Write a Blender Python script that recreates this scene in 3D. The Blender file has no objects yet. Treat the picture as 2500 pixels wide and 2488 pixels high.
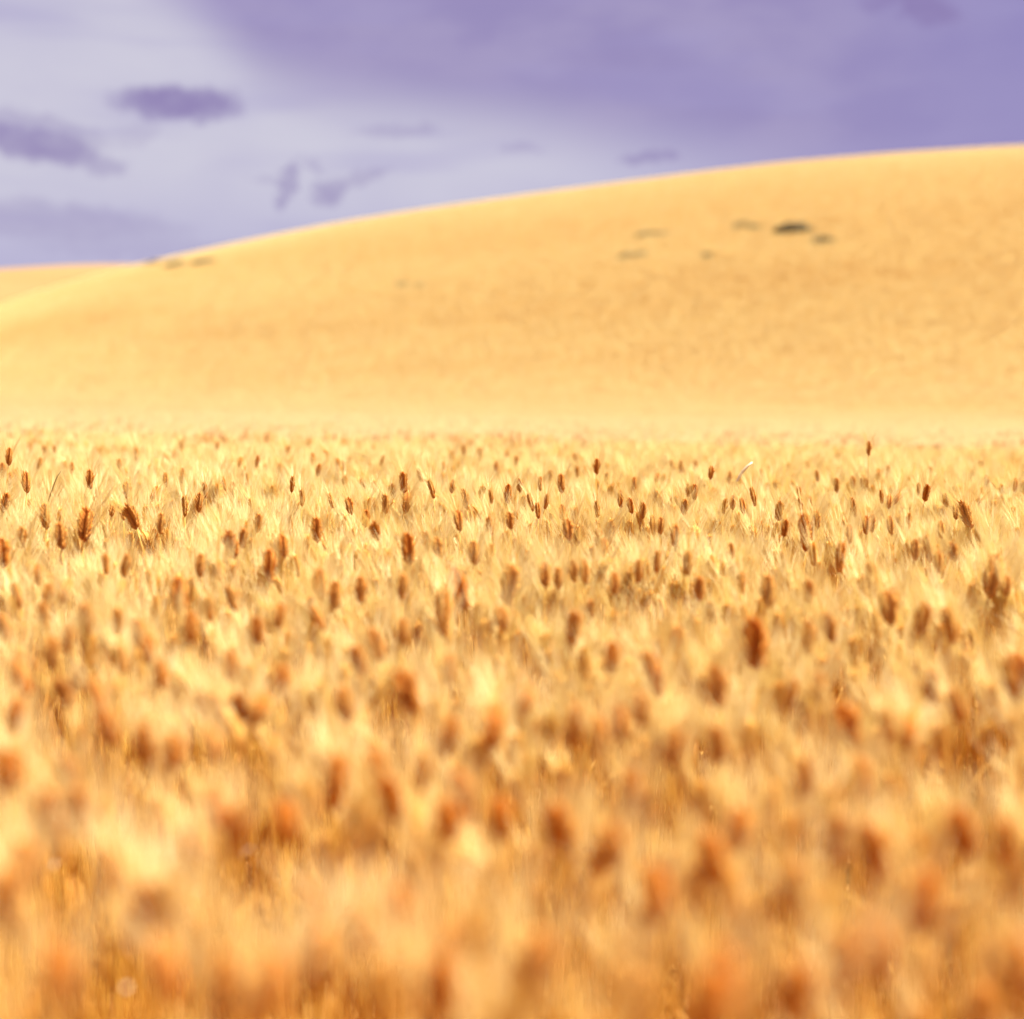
import bpy, math, random
import numpy as np
from mathutils import Vector, Matrix, Euler

random.seed(7)
rng = np.random.default_rng(11)
scene = bpy.context.scene
PI = math.pi
R = math.radians

# ------------------------------------------------------------------ camera
CAM_Z = 1.50
PITCH = R(3.91)
FOCAL = 3570.0          # focal length in the photograph's own pixels (2500 across)
cam_d = bpy.data.cameras.new('camera')
cam = bpy.data.objects.new('camera', cam_d)
scene.collection.objects.link(cam)
cam.location = (0, 0, CAM_Z)
cam.rotation_euler = (R(90) - PITCH, 0, 0)
cam_d.sensor_width = 36
cam_d.lens = FOCAL / 2500 * 36
cam_d.clip_start = 0.05
cam_d.clip_end = 8000
cam_d.dof.use_dof = True
cam_d.dof.focus_distance = 4.9
cam_d.dof.aperture_fstop = 1.28
cam_d.dof.aperture_blades = 0
scene.camera = cam

# ------------------------------------------------------------------ render settings
scene.render.engine = 'CYCLES'
scene.view_settings.view_transform = 'Standard'
scene.view_settings.look = 'None'
scene.view_settings.exposure = 1.8
scene.view_settings.gamma = 1.0
scene.view_settings.use_curve_mapping = False
cy = scene.cycles
cy.use_denoising = True
cy.max_bounces = 6
cy.diffuse_bounces = 5
cy.glossy_bounces = 2
cy.transmission_bounces = 5
cy.transparent_max_bounces = 8
cy.use_adaptive_sampling = True
cy.adaptive_threshold = 0.01
cy.caustics_reflective = False
cy.caustics_refractive = False
scene.render.filter_size = 1.1

# ------------------------------------------------------------------ sun and sky
SUN_EL, SUN_AZ = 62.0, 84.0       # degrees; azimuth measured from +Y (view) towards +X
sd = bpy.data.lights.new('sun', 'SUN')
sun = bpy.data.objects.new('sun', sd)
scene.collection.objects.link(sun)
sd.energy = 5.0
sd.angle = R(0.5)
sd.color = (1.0, 0.97, 0.86)
sv = Vector((math.sin(R(SUN_AZ)) * math.cos(R(SUN_EL)), math.cos(R(SUN_AZ)) * math.cos(R(SUN_EL)), math.sin(R(SUN_EL))))
sun.rotation_euler = sv.to_track_quat('Z', 'Y').to_euler()

world = bpy.data.worlds.new('World')
scene.world = world
world.use_nodes = True
WN, WL = world.node_tree.nodes, world.node_tree.links
WN.clear()


class G:
    """small helper for wiring shader nodes"""
    def __init__(self, tree):
        self.t, self.n, self.l = tree, tree.nodes, tree.links

    def put(self, sock, v):
        if isinstance(v, bpy.types.NodeSocket):
            self.l.new(v, sock)
        elif v is not None:
            sock.default_value = v

    def m(self, op, a, b=None, c=None, clamp=False):
        n = self.n.new('ShaderNodeMath'); n.operation = op; n.use_clamp = clamp
        self.put(n.inputs[0], a); self.put(n.inputs[1], b); self.put(n.inputs[2], c)
        return n.outputs[0]

    def mix(self, f, a, b, mode='MIX'):
        n = self.n.new('ShaderNodeMix'); n.data_type = 'RGBA'; n.blend_type = mode
        self.put(n.inputs[0], f)
        for s, v in ((6, a), (7, b)):
            if isinstance(v, tuple) and len(v) == 3:
                v = (*v, 1)
            self.put(n.inputs[s], v)
        return n.outputs[2]

    def noise(self, vec, scale, detail=3, rough=0.5, out=0):
        n = self.n.new('ShaderNodeTexNoise')
        self.put(n.inputs['Vector'], vec)
        n.inputs['Scale'].default_value = scale
        n.inputs['Detail'].default_value = detail
        n.inputs['Roughness'].default_value = rough
        return n.outputs[out]

    def sstep(self, v, lo, hi):
        n = self.n.new('ShaderNodeMapRange'); n.interpolation_type = 'SMOOTHSTEP'
        self.put(n.inputs[0], v); self.put(n.inputs[1], lo); self.put(n.inputs[2], hi)
        n.inputs[3].default_value = 0; n.inputs[4].default_value = 1
        return n.outputs[0]

    def xyz(self, x, y, z):
        n = self.n.new('ShaderNodeCombineXYZ')
        self.put(n.inputs[0], x); self.put(n.inputs[1], y); self.put(n.inputs[2], z)
        return n.outputs[0]


def bearing(px, py):
    """bearing and height, in degrees, of a point of the photograph"""
    a, b = (px - 1250) / FOCAL, (1244 - py) / FOCAL
    x, y, z = a, math.cos(PITCH) + b * math.sin(PITCH), -math.sin(PITCH) + b * math.cos(PITCH)
    return math.degrees(math.atan2(x, y)), math.degrees(math.atan2(z, math.hypot(x, y)))


def build_sky():
    g = G(world.node_tree)
    tc = WN.new('ShaderNodeTexCoord')
    sep = WN.new('ShaderNodeSeparateXYZ'); WL.new(tc.outputs['Generated'], sep.inputs[0])
    x, y, z = sep.outputs
    az = g.m('MULTIPLY', g.m('ARCTAN2', x, y), 180 / PI)           # compass bearing, degrees from +Y
    el = g.m('MULTIPLY', g.m('ARCSINE', z), 180 / PI)              # height, degrees
    n1 = g.noise(tc.outputs['Generated'], 9.0, 4, 0.55)
    n2 = g.noise(g.xyz(az, g.m('MULTIPLY', el, 2.2), 3.0), 0.22, 4, 0.5)
    n3 = g.noise(g.xyz(az, g.m('MULTIPLY', el, 1.7), 9.0), 1.1, 5, 0.55)
    # lower edge of the big soft cloud deck: height against bearing
    fc = WN.new('ShaderNodeFloatCurve')
    WL.new(g.m('DIVIDE', g.m('ADD', az, 40), 80, clamp=True), fc.inputs['Value'])
    pts = [(-40, 27), (-20, 20.5)] + [bearing(px, py) for px, py in ((330, -60), (480, 50), (575, 135), (660, 195), (780, 235), (970, 268), (1290, 310), (1600, 365), (2000, 430))] + [(22, 6.5), (40, 4)]
    cv = fc.mapping.curves[0]
    for i, (a, e) in enumerate(pts):
        p = ((a + 40) / 80, e / 30)
        if i == 0: cv.points[0].location = p
        elif i == len(pts) - 1: cv.points[-1].location = p
        else: cv.points.new(*p)
    fc.mapping.update()
    edge = g.m('MULTIPLY', fc.outputs[0], 30)
    d = g.m('ADD', g.m('SUBTRACT', el, edge), g.m('MULTIPLY', g.m('SUBTRACT', n2, 0.5), 1.6))
    deck = g.sstep(d, -1.7, 2.0)
    # the right side of the clear band deepens towards blue
    right = g.sstep(az, -2, 17)
    low = g.sstep(el, 10.0, 3.5)
    light = g.mix(n2, (0.55, 0.52, 0.71), (0.68, 0.665, 0.79))
    light = g.mix(g.m('MULTIPLY', low, 0.85), light, (0.42, 0.385, 0.665))
    light = g.mix(g.m('MULTIPLY', right, 0.85), light, (0.33, 0.285, 0.60))
    dark = g.mix(g.sstep(n2, 0.35, 0.68), (0.315, 0.255, 0.52), (0.375, 0.315, 0.565))
    dark = g.mix(g.m('MULTIPLY', g.sstep(az, 9, 20), 0.7), dark, (0.285, 0.235, 0.54))
    dark = g.mix(g.m('MULTIPLY', g.sstep(az, -9, -16), 0.6), dark, (0.46, 0.41, 0.68))
    corner = g.m('MULTIPLY', g.sstep(az, -13, -20), g.sstep(el, 12.0, 16.0))
    light = g.mix(g.m('MULTIPLY', corner, 0.6), light, (0.44, 0.40, 0.66))
    col = g.mix(deck, light, dark)
    # horizontal soft bands in the clear part
    band = g.noise(g.xyz(g.m('MULTIPLY', az, 0.10), g.m('MULTIPLY', el, 0.75), 1.7), 1.0, 2, 0.5)
    col = g.mix(g.m('MULTIPLY', g.sstep(band, 0.5, 0.72), 0.30), col, (0.37, 0.32, 0.62))
    # small dark scud clouds, each a ragged patch of its own: bearing, height, half width, half height, slope, strength
    pxd = 0.01605
    scud = []
    for px, py, hw, hh, sl, st in [(437, 250, 150, 42, 0.02, 1.0), (405, 238, 60, 26, 0, .5), (540, 268, 55, 26, .1, .6),
                                   (60, 345, 180, 44, -0.12, .85), (160, 368, 90, 36, -.1, .7), (235, 398, 75, 30, -.1, .5), (70, 305, 200, 34, -.15, .4),
                                   (330, 330, 60, 34, .3, .2), (706, 446, 34, 44, 1.3, .65), (802, 470, 52, 34, 0.1, .62), (885, 432, 62, 20, .35, .4),
                                   (780, 404, 34, 16, -.3, .3), (655, 441, 50, 12, 0, .25), (965, 326, 110, 17, 0, .32), (1032, 318, 26, 22, 0, .35),
                                   (1268, 357, 50, 13, 0, .3), (1590, 384, 80, 19, .05, .62), (2265, 18, 80, 42, -.3, 1.0), (2190, 0, 90, 26, 0, .7),
                                   (120, 540, 330, 50, -.04, .35), (330, 605, 260, 30, 0, .2)]:
        a0, e0 = bearing(px, py)
        scud.append((a0, e0, hw * pxd, hh * pxd, sl, st))
    wx = g.m('MULTIPLY', g.m('SUBTRACT', g.noise(g.xyz(az, el, 21), 0.95, 6, 0.68), 0.5), 2.2)
    wy = g.m('MULTIPLY', g.m('SUBTRACT', g.noise(g.xyz(az, el, 47), 1.05, 6, 0.68), 0.5), 1.15)
    ax, ey = g.m('ADD', az, wx), g.m('ADD', el, wy)
    tot = None
    for a0, e0, sa, se, sl, st in scud:
        dx = g.m('SUBTRACT', ax, a0)
        dy = g.m('SUBTRACT', g.m('SUBTRACT', ey, e0), g.m('MULTIPLY', dx, sl))
        q = g.m('ADD', g.m('POWER', g.m('DIVIDE', dx, sa), 2), g.m('POWER', g.m('DIVIDE', dy, se), 2))
        v = g.m('MULTIPLY', g.sstep(q, 1.35, 0.25), st)
        tot = v if tot is None else g.m('MAXIMUM', tot, v)
    tot = g.m('MULTIPLY', tot, g.m('ADD', 0.55, g.m('MULTIPLY', n3, 0.8)), clamp=True)
    col = g.mix(g.m('MULTIPLY', tot, 0.9), col, (0.265, 0.195, 0.455))
    sky = WN.new('ShaderNodeTexSky'); sky.sky_type = 'NISHITA'; sky.sun_disc = False
    sky.sun_elevation = R(SUN_EL); sky.sun_rotation = R(SUN_AZ)
    sky.air_density = 1.0; sky.dust_density = 0.6; sky.ozone_density = 1.5
    cl = g.mix(1.0, col, (5.55, 5.45, 5.15), 'MULTIPLY')
    out = g.mix(0.94, sky.outputs[0], cl)
    bg = WN.new('ShaderNodeBackground'); bg.inputs['Strength'].default_value = 0.052
    WL.new(out, bg.inputs[0])
    wo = WN.new('ShaderNodeOutputWorld'); WL.new(bg.outputs[0], wo.inputs[0])


build_sky()

# ------------------------------------------------------------------ terrain shape
CROP = 0.85       # height of the standing crop


def pix_ray(px, py):
    """direction through a point of the photograph"""
    a, b = (px - 1250) / FOCAL, (1244 - py) / FOCAL
    return np.array([a, math.cos(PITCH) + b * math.sin(PITCH), -math.sin(PITCH) + b * math.cos(PITCH)])


def project(X, Y, Z):
    dz = Z - CAM_Z
    dep = Y * math.cos(PITCH) - dz * math.sin(PITCH)
    up = Y * math.sin(PITCH) + dz * math.cos(PITCH)
    return 1250 + FOCAL * X / dep, 1244 - FOCAL * up / dep, dep


# drop of the crop's top below the eye against distance
PROF_R = np.array([-6, 0, .8, 1.2, 1.7, 2.04, 2.6, 3.2, 3.8, 4.7, 5.7, 8, 12, 16, 22, 30, 38, 46])
PROF_D = np.array([.95, .55, .49, .50, .50, .485, .45, .42, .385, .345, .315, .29, .28, .27, .245, .22, .17, .10])

# skyline of the main hill and of the hill beyond it (points of the photograph)
SKY_MAIN = [(-600, 1010), (-200, 830), (0, 745), (67, 722), (202, 682), (323, 649), (404, 632), (606, 588), (807, 548), (1009, 515), (1300, 474),
            (1517, 446), (1735, 418), (1921, 396), (2200, 373), (2500, 355), (3000, 352), (3600, 375)]
SKY_FAR = [(-1500, 700), (-400, 672), (0, 656), (168, 645), (323, 643), (700, 655), (1500, 690), (4000, 720)]


def skyline(tab):
    th, te = [], []
    for px, py in tab:
        d = pix_ray(px, py)
        th.append(math.atan2(d[0], d[1])); te.append(d[2] / math.hypot(d[0], d[1]))
    th = [-PI] + th + [PI]; te = [0.03] + te + [0.03]
    return np.array(th), np.array(te)


TH_M, TE_M = skyline(SKY_MAIN)
TH_F, TE_F = skyline(SKY_FAR)
Y0, YC = 36.0, 185.0


def smooth_interp(x, xp, fp, w):
    """linear interpolation averaged over a window, so that the slope has no kinks"""
    return sum(np.interp(x + k * w, xp, fp) for k in (-1, -.66, -.33, 0, .33, .66, 1)) / 7


def vnoise(x, y, seed=0):
    """smooth value noise"""
    xi, yi = np.floor(x).astype(np.int64), np.floor(y).astype(np.int64)
    xf, yf = x - xi, y - yi
    u, v = xf * xf * (3 - 2 * xf), yf * yf * (3 - 2 * yf)

    def h(a, b):
        n = (a * 374761393 + b * 668265263 + seed * 1442695041) & 0x7fffffff
        n = ((n ^ (n >> 13)) * 1274126177) & 0x7fffffff
        return ((n ^ (n >> 16)) & 0xffff) / 65535.0
    return (h(xi, yi) * (1 - u) + h(xi + 1, yi) * u) * (1 - v) + (h(xi, yi + 1) * (1 - u) + h(xi + 1, yi + 1) * u) * v


_t = np.linspace(0, 1.35, 500)


def _ss(x):
    x = np.clip(x, 0, 1)
    return x * x * (3 - 2 * x)


_slope = _ss(_t / .42) * (1 - .35 * _t) * (1 - 1.25 * _ss((_t - .55) / .7))      # steepness of the slope from foot to brow
_height = np.concatenate([[0], np.cumsum((_slope[1:] + _slope[:-1]) / 2)])
_height = _height / _height.max()


def hill_shape(r, y0, yc):
    return np.interp((r - y0) / (yc - y0), _t, _height)


_r = np.linspace(Y0 + 1, YC * 1.2, 800)
K_M = float(np.max(hill_shape(_r, Y0, YC) / _r))
_r2 = np.linspace(260, 520, 500)
K_F = float(np.max(hill_shape(_r2, 230, 430) / _r2))


def crop_top(X, Y):
    """height of the crop's top surface over the whole land"""
    X, Y = np.asarray(X, float), np.asarray(Y, float)
    r = np.hypot(X, Y); th = np.arctan2(X, Y)
    near = CAM_Z - smooth_interp(np.where(np.abs(Y) < 8, Y, np.sign(Y) * r), PROF_R, PROF_D, 0.25) - 0.0155 * np.clip(X, -30, 30)
    near = near + (vnoise(X * .9, Y * .9, 3) - .5) * 0.05 * np.clip(r / 3, 0, 1)
    sh = hill_shape(r, Y0, YC)
    te_m = smooth_interp(th, TH_M, TE_M, 0.02)
    te_f = smooth_interp(th, TH_F, TE_F, 0.02)
    base = near[()] if np.ndim(near) == 0 else near
    roll = (vnoise(th * 9 + 5, r / 28, 8) - .5) * .5 * np.clip((r - 50) / 60, 0, 1) * np.clip((YC * .8 - r) / 40, 0, 1)
    main = (te_m / K_M - 0.0) * np.clip(sh, -1, 2) * 1.0 + roll
    # the hill rises out of the near field
    keep = np.clip(1 - (r - 46) / 90, 0, 1); keep = keep * keep * (3 - 2 * keep)
    z = CAM_Z + (near - CAM_Z) * keep + np.where(r > Y0, main, 0) * np.clip((r - Y0) / 1.0, 0, 1)
    # beyond the crest it falls into a dip and the next hill stands behind
    shf = np.clip(hill_shape(r, 230, 430), 0, 1)
    far = CAM_Z + te_f / K_F * shf
    w = np.clip((r - YC * 1.12) / 45, 0, 1); w = w * w * (3 - 2 * w)
    z = z * (1 - w) + np.minimum(z, far) * 0 * w + (far * w)
    out = np.clip((r - 520) / 2500, 0, 1)
    return z * (1 - out) + (CAM_Z + 14) * out


def soil(X, Y):
    """the ground under the crop"""
    r = np.hypot(X, Y)
    k = np.clip((r - 205) / 15, 0, 1)
    return crop_top(X, Y) - CROP * (1 - k) - 0.1 * k


# ------------------------------------------------------------------ materials
def new_mat(name):
    m = bpy.data.materials.new(name); m.use_nodes = True
    m.node_tree.nodes.clear()
    return m, G(m.node_tree)


def field_tone(g, pos):
    """slow patches of riper and paler crop over the land, from the place on the ground"""
    mp = g.n.new('ShaderNodeMapping'); g.put(mp.inputs[0], pos)
    mp.inputs['Scale'].default_value = (0.35, 1.0, 0.0)
    a = g.noise(mp.outputs[0], 0.055, 4, 0.6)
    mp2 = g.n.new('ShaderNodeMapping'); g.put(mp2.inputs[0], pos)
    mp2.inputs['Scale'].default_value = (0.25, 1.0, 0.0)
    b = g.noise(mp2.outputs[0], 0.9, 5, 0.75)
    return g.m('ADD', g.m('MULTIPLY', a, 0.6), g.m('MULTIPLY', b, 0.4))


def straw_material(name, pale, ripe, transl, rough=0.55, spec=0.25, use_tone=True, grain=60, lo=.35, hi=.65, tone_w=.75, tip=False):
    m, g = new_mat(name)
    geo = g.n.new('ShaderNodeNewGeometry')
    ft = field_tone(g, geo.outputs['Position'])
    if use_tone:
        at = g.n.new('ShaderNodeAttribute'); at.attribute_type = 'INSTANCER'; at.attribute_name = 'tone'
        f = g.m('ADD', g.m('MULTIPLY', at.outputs['Fac'], tone_w), g.m('MULTIPLY', g.m('SUBTRACT', ft, 0.5), 1.2), clamp=True)
    else:
        f = g.sstep(ft, lo, hi)
    tc = g.n.new('ShaderNodeTexCoord')
    n = g.noise(tc.outputs['Object'], grain, 2, 0.6)
    col = g.mix(f, pale, ripe)
    col = g.mix(g.m('MULTIPLY', n, 0.5), col, g.mix(1.0, col, (0.72, 0.62, 0.5), 'MULTIPLY'))
    if tip:      # husks bleach towards their tips; lit tips over dark creases painted in too
        ta = g.n.new('ShaderNodeAttribute'); ta.attribute_name = 'tip'
        col = g.mix(g.m('MULTIPLY', g.sstep(ta.outputs['Fac'], .45, 1.0), .42), col, (0.74, 0.42, 0.08))
    p = g.n.new('ShaderNodeBsdfPrincipled')
    g.put(p.inputs['Base Color'], col)
    p.inputs['Roughness'].default_value = rough
    p.inputs['Specular IOR Level'].default_value = spec
    out = g.n.new('ShaderNodeOutputMaterial')
    if transl > 0:
        t = g.n.new('ShaderNodeBsdfTranslucent'); g.put(t.inputs[0], col)
        ms = g.n.new('ShaderNodeMixShader'); ms.inputs[0].default_value = transl
        g.l.new(p.outputs[0], ms.inputs[1]); g.l.new(t.outputs[0], ms.inputs[2])
        g.l.new(ms.outputs[0], out.inputs[0])
    else:
        g.l.new(p.outputs[0], out.inputs[0])
    return m


M_EAR = straw_material('ripe_ear', (0.92, 0.63, 0.20), (0.56, 0.12, 0.0), 0.33, 0.6, 0.1, tip=True)
M_EAR_HILL = straw_material('hill_ear', (0.83, 0.60, 0.20), (0.68, 0.35, 0.07), 0.2, 0.6, 0.1)
M_AWN_HILL = straw_material('hill_awn', (0.89, 0.79, 0.43), (0.80, 0.55, 0.15), 0.42, 0.5, 0.2, tone_w=.7)
M_STALK_HILL = straw_material('hill_stalk', (0.72, 0.47, 0.11), (0.54, 0.21, 0.025), 0.2, 0.5, 0.2, tone_w=.6)
M_EAR_RIPE = straw_material('russet_ear', (0.44, 0.13, 0.004), (0.48, 0.11, 0.0), 0.28, 0.6, 0.1)
M_AWN = straw_material('straw_awn', (0.95, 0.85, 0.50), (0.86, 0.59, 0.15), 0.5, 0.5, 0.3, tone_w=.7)
M_STALK = straw_material('dry_stalk', (0.76, 0.46, 0.08), (0.54, 0.14, 0.003), 0.2, 0.45, 0.35, tone_w=.6)
M_LEAF = straw_material('dry_leaf', (0.72, 0.43, 0.10), (0.54, 0.18, 0.012), 0.35, 0.6, 0.2, tone_w=.6)
M_PALE = straw_material('bleached_straw', (0.93, 0.82, 0.60), (0.88, 0.72, 0.45), 0.35, 0.4, 0.4)


def hill_material(name, soil_like):
    m, g = new_mat(name)
    geo = g.n.new('ShaderNodeNewGeometry')
    ft = field_tone(g, geo.outputs['Position'])
    fine = g.noise(geo.outputs['Position'], 3.0, 5, 0.7)
    if soil_like:
        col = g.mix(fine, (0.20, 0.085, 0.02), (0.34, 0.16, 0.045))
    else:
        col = g.mix(g.sstep(ft, 0.3, 0.7), (0.225, 0.142, 0.060), (0.20, 0.120, 0.045))
        col = g.mix(g.m('MULTIPLY', g.sstep(fine, .45, .7), .5), col, (0.52, 0.27, 0.07))
    p = g.n.new('ShaderNodeBsdfPrincipled')
    g.put(p.inputs['Base Color'], col); p.inputs['Roughness'].default_value = 0.95
    p.inputs['Specular IOR Level'].default_value = 0.1
    b = g.n.new('ShaderNodeBump'); b.inputs['Strength'].default_value = 0.6; b.inputs['Distance'].default_value = 0.1
    g.put(b.inputs['Height'], fine); g.l.new(b.outputs[0], p.inputs['Normal'])
    out = g.n.new('ShaderNodeOutputMaterial'); g.l.new(p.outputs[0], out.inputs[0])
    return m


M_SOIL = hill_material('straw_littered_soil', True)
M_HILL = hill_material('far_crop', False)


def weed_material():
    m, g = new_mat('weed_leaf')
    geo = g.n.new('ShaderNodeNewGeometry')
    n = g.noise(geo.outputs['Position'], 1.2, 3, 0.6)
    col = g.mix(n, (0.10, 0.085, 0.034), (0.17, 0.13, 0.048))
    p = g.n.new('ShaderNodeBsdfPrincipled'); g.put(p.inputs['Base Color'], col)
    p.inputs['Roughness'].default_value = 0.7
    out = g.n.new('ShaderNodeOutputMaterial'); g.l.new(p.outputs[0], out.inputs[0])
    return m


M_WEED = weed_material()
M_WOOD = straw_material('dark_stem', (0.16, 0.09, 0.03), (0.12, 0.06, 0.02), 0, 0.7, 0.2)

# ------------------------------------------------------------------ land
def grid_mesh(name, r_list, th_list, mat, hole=False):
    nr, nt = len(r_list), len(th_list)
    rr, tt = np.meshgrid(r_list, th_list, indexing='ij')
    X, Y = rr * np.sin(tt), rr * np.cos(tt)
    Z = soil(X, Y)
    v = np.stack([X, Y, Z], -1).reshape(-1, 3)
    i = np.arange(nr - 1)[:, None] * nt + np.arange(nt)[None, :]
    j = np.arange(nr - 1)[:, None] * nt + (np.arange(nt)[None, :] + 1) % nt
    f = np.stack([i, i + nt, j + nt, j], -1).reshape(-1, 4)
    me = bpy.data.meshes.new(name)
    me.from_pydata(v.tolist(), [], f[:, ::-1].tolist())
    me.polygons.foreach_set('use_smooth', [True] * len(me.polygons))
    me.materials.append(mat); me.update()
    o = bpy.data.objects.new(name, me); scene.collection.objects.link(o)
    o['kind'] = 'structure'
    return o


th_fine = np.unique(np.concatenate([np.linspace(-0.5, 0.5, 161), np.linspace(-PI, -0.5, 60), np.linspace(0.5, PI, 60)]))[:-1]
r_near = np.concatenate([[0.02], np.linspace(.4, 12, 48), np.linspace(12.6, 48, 50)])
r_hill = np.linspace(48, 222, 90)
r_far = np.concatenate([np.linspace(222, 560, 70), np.geomspace(590, 5000, 14)])
grid_mesh('field_ground', r_near, th_fine, M_SOIL)
grid_mesh('hill', r_hill, th_fine, M_SOIL)
grid_mesh('far_hills', r_far, th_fine, M_HILL)

# ------------------------------------------------------------------ wheat plant pieces (mesh code)
class MB:
    def __init__(self):
        self.v, self.f, self.tip = [], [], {}

    def ring_tube(self, pts, radii, sides, close=True):
        """tube through points with a radius at each"""
        base = len(self.v)
        n = len(pts)
        for k, (p, r) in enumerate(zip(pts, radii)):
            a = Vector(pts[max(k - 1, 0)]); b = Vector(pts[min(k + 1, n - 1)])
            t = (b - a).normalized()
            s = t.cross(Vector((0.31, 0.95, 0.05))).normalized(); u = t.cross(s)
            for q in range(sides):
                w = 2 * PI * q / sides
                self.v.append(Vector(p) + s * (math.cos(w) * r) + u * (math.sin(w) * r))
        for k in range(n - 1):
            for q in range(sides):
                a = base + k * sides + q; b = base + k * sides + (q + 1) % sides
                self.f.append((a, b, b + sides, a + sides))
        if close:
            self.f.append(tuple(base + (n - 1) * sides + q for q in range(sides)))

    def needle(self, p0, p1, p2, r):
        """an awn: three-sided, tapering to a point over a slight bend"""
        base = len(self.v)
        t = (p2 - p0).normalized(); s = t.cross(Vector((0.2, 0.5, 0.84))).normalized(); u = t.cross(s)
        for p, rr in ((p0, r), (p1, r * .75)):
            for q in range(3):
                w = 2 * PI * q / 3
                self.v.append(p + s * (math.cos(w) * rr) + u * (math.sin(w) * rr))
        self.v.append(p2)
        for q in range(3):
            a, b = base + q, base + (q + 1) % 3
            self.f.append((a, b, b + 3, a + 3)); self.f.append((a + 3, b + 3, base + 6))

    def blade(self, p0, p1, p2, w0, side):
        base = len(self.v)
        self.v += [p0 - side * w0, p0 + side * w0, p1 - side * w0 * .7, p1 + side * w0 * .7, p2]
        self.f += [(base, base + 1, base + 3, base + 2), (base + 2, base + 3, base + 4)]

    def ribbon(self, pts, widths, sides, fold=0.35):
        """a creased leaf: three points across"""
        base = len(self.v)
        for p, w, s in zip(pts, widths, sides):
            up = Vector((0, 0, 1)) * w * fold
            self.v += [Vector(p) - s * w + up, Vector(p), Vector(p) + s * w + up]
        for k in range(len(pts) - 1):
            a = base + k * 3
            self.f += [(a, a + 1, a + 4, a + 3), (a + 1, a + 2, a + 5, a + 4)]

    def spikelet(self, c, d, L, w, t, side):
        """pointed plump husk along d, length L, half width w, half depth t"""
        d = d.normalized(); s = (side - d * side.dot(d)).normalized(); u = d.cross(s)
        base = len(self.v)
        prof = [(0.0, .35), (.25, .95), (.55, 1.0), (.82, .55)]
        for h, k in prof:
            for q in range(5):
                a = 2 * PI * q / 5
                self.tip[len(self.v)] = h
                self.v.append(c + d * (L * h) + s * (math.cos(a) * w * k) + u * (math.sin(a) * t * k))
        self.tip[len(self.v)] = 1.1
        self.v.append(c + d * L * 1.08 + u * t * .2)
        for k in range(3):
            for q in range(5):
                a = base + k * 5 + q; b = base + k * 5 + (q + 1) % 5
                self.f.append((a, b, b + 5, a + 5))
        for q in range(5):
            self.f.append((base + 15 + q, base + 15 + (q + 1) % 5, base + 20))
        self.f.append(tuple(base + q for q in range(4, -1, -1)))

    def mesh(self, name, mats, smooth=False, fm=None):
        me = bpy.data.meshes.new(name)
        me.from_pydata([tuple(p) for p in self.v], [], self.f)
        for m in mats: me.materials.append(m)
        if smooth: me.polygons.foreach_set('use_smooth', [True] * len(me.polygons))
        if self.tip:
            at = me.attributes.new('tip', 'FLOAT', 'POINT')
            at.data.foreach_set('value', np.array([self.tip.get(i, 0.0) for i in range(len(self.v))], np.float32))
        if fm is not None: me.polygons.foreach_set('material_index', fm)
        me.update()
        return me


def rot_about(v, axis, a):
    return Matrix.Rotation(a, 3, axis) @ v


def ear_curve(L, bend, n=9):
    """centre line of an ear that starts upright and nods by `bend` radians along +X"""
    pts, p = [], Vector((0, 0, 0))
    for k in range(n + 1):
        pts.append(p.copy())
        a = bend * k / n
        p = p + Vector((math.sin(a), 0, math.cos(a))) * (L / n)
    return pts


def build_ear(rnd, L, bend, width=1.0):
    """husks in two ranks with a third row of florets on each face, and the awn roots"""
    mb, roots = MB(), []
    n = 9
    line = ear_curve(L, bend, n)
    mb.ring_tube(line, [0.0016] * len(line), 4)
    for k in range(n):
        c = line[k]; t = (line[k + 1] - line[k]).normalized()
        f = k / (n - 1)
        size = (0.72 + 0.5 * math.sin(PI * min(1, f * .95 + .12))) * width
        for side in ((1, -1) if k < n - 1 else (0,)):
            off = 0.5 * (1 if side > 0 else 0)
            S = Vector((0, 1, 0)) if True else None
            for face in (-1, 0, 1):
                out = (S * side + Vector((1, 0, 0)) * face * .95)
                if side == 0: out = Vector((face * .4, 0, 0)) + Vector((0, 0.01, 0))
                out = out - t * out.dot(t)
                o2 = out.normalized() if out.length > 1e-4 else Vector((0, 1, 0))
                sp = R(rnd.uniform(27, 40)) * (1 if face == 0 else .85)
                d = (t * math.cos(sp) + o2 * math.sin(sp)).normalized()
                start = c + t * (L / n) * off + o2 * (0.0022 if face == 0 else .0016)
                ln = 0.0162 * size * rnd.uniform(.95, 1.15)
                mb.spikelet(start, d, ln, 0.0034 * size, 0.0027 * size, t.cross(o2))
                if face == 0 or rnd.random() < .75:
                    roots.append((start + d * ln, d, o2, f))
    return mb, roots, line


def build_awns(rnd, roots, length, flare=1.0, thin=1.0, keep=1.0):
    mb = MB()
    for p, d, o, f in roots:
        if rnd.random() > keep: continue
        a = R(rnd.uniform(-2, 13)) * flare
        axis = Vector((rnd.uniform(-1, 1), rnd.uniform(-1, 1), rnd.uniform(-.3, .3))).normalized()
        up = Vector((0, 0, 1))
        dd = (d * .75 + up * .45 + o * math.sin(a)).normalized()
        dd = rot_about(dd, axis, R(rnd.uniform(-5, 5)))
        ln = length * rnd.uniform(.75, 1.12) * (1 - .18 * f)
        mid = p + dd * ln * .5 + o * ln * rnd.uniform(-.01, .03)
        mb.needle(p, mid, p + dd * ln + o * ln * rnd.uniform(.0, .09), 0.00072 * thin)
    return mb


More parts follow.
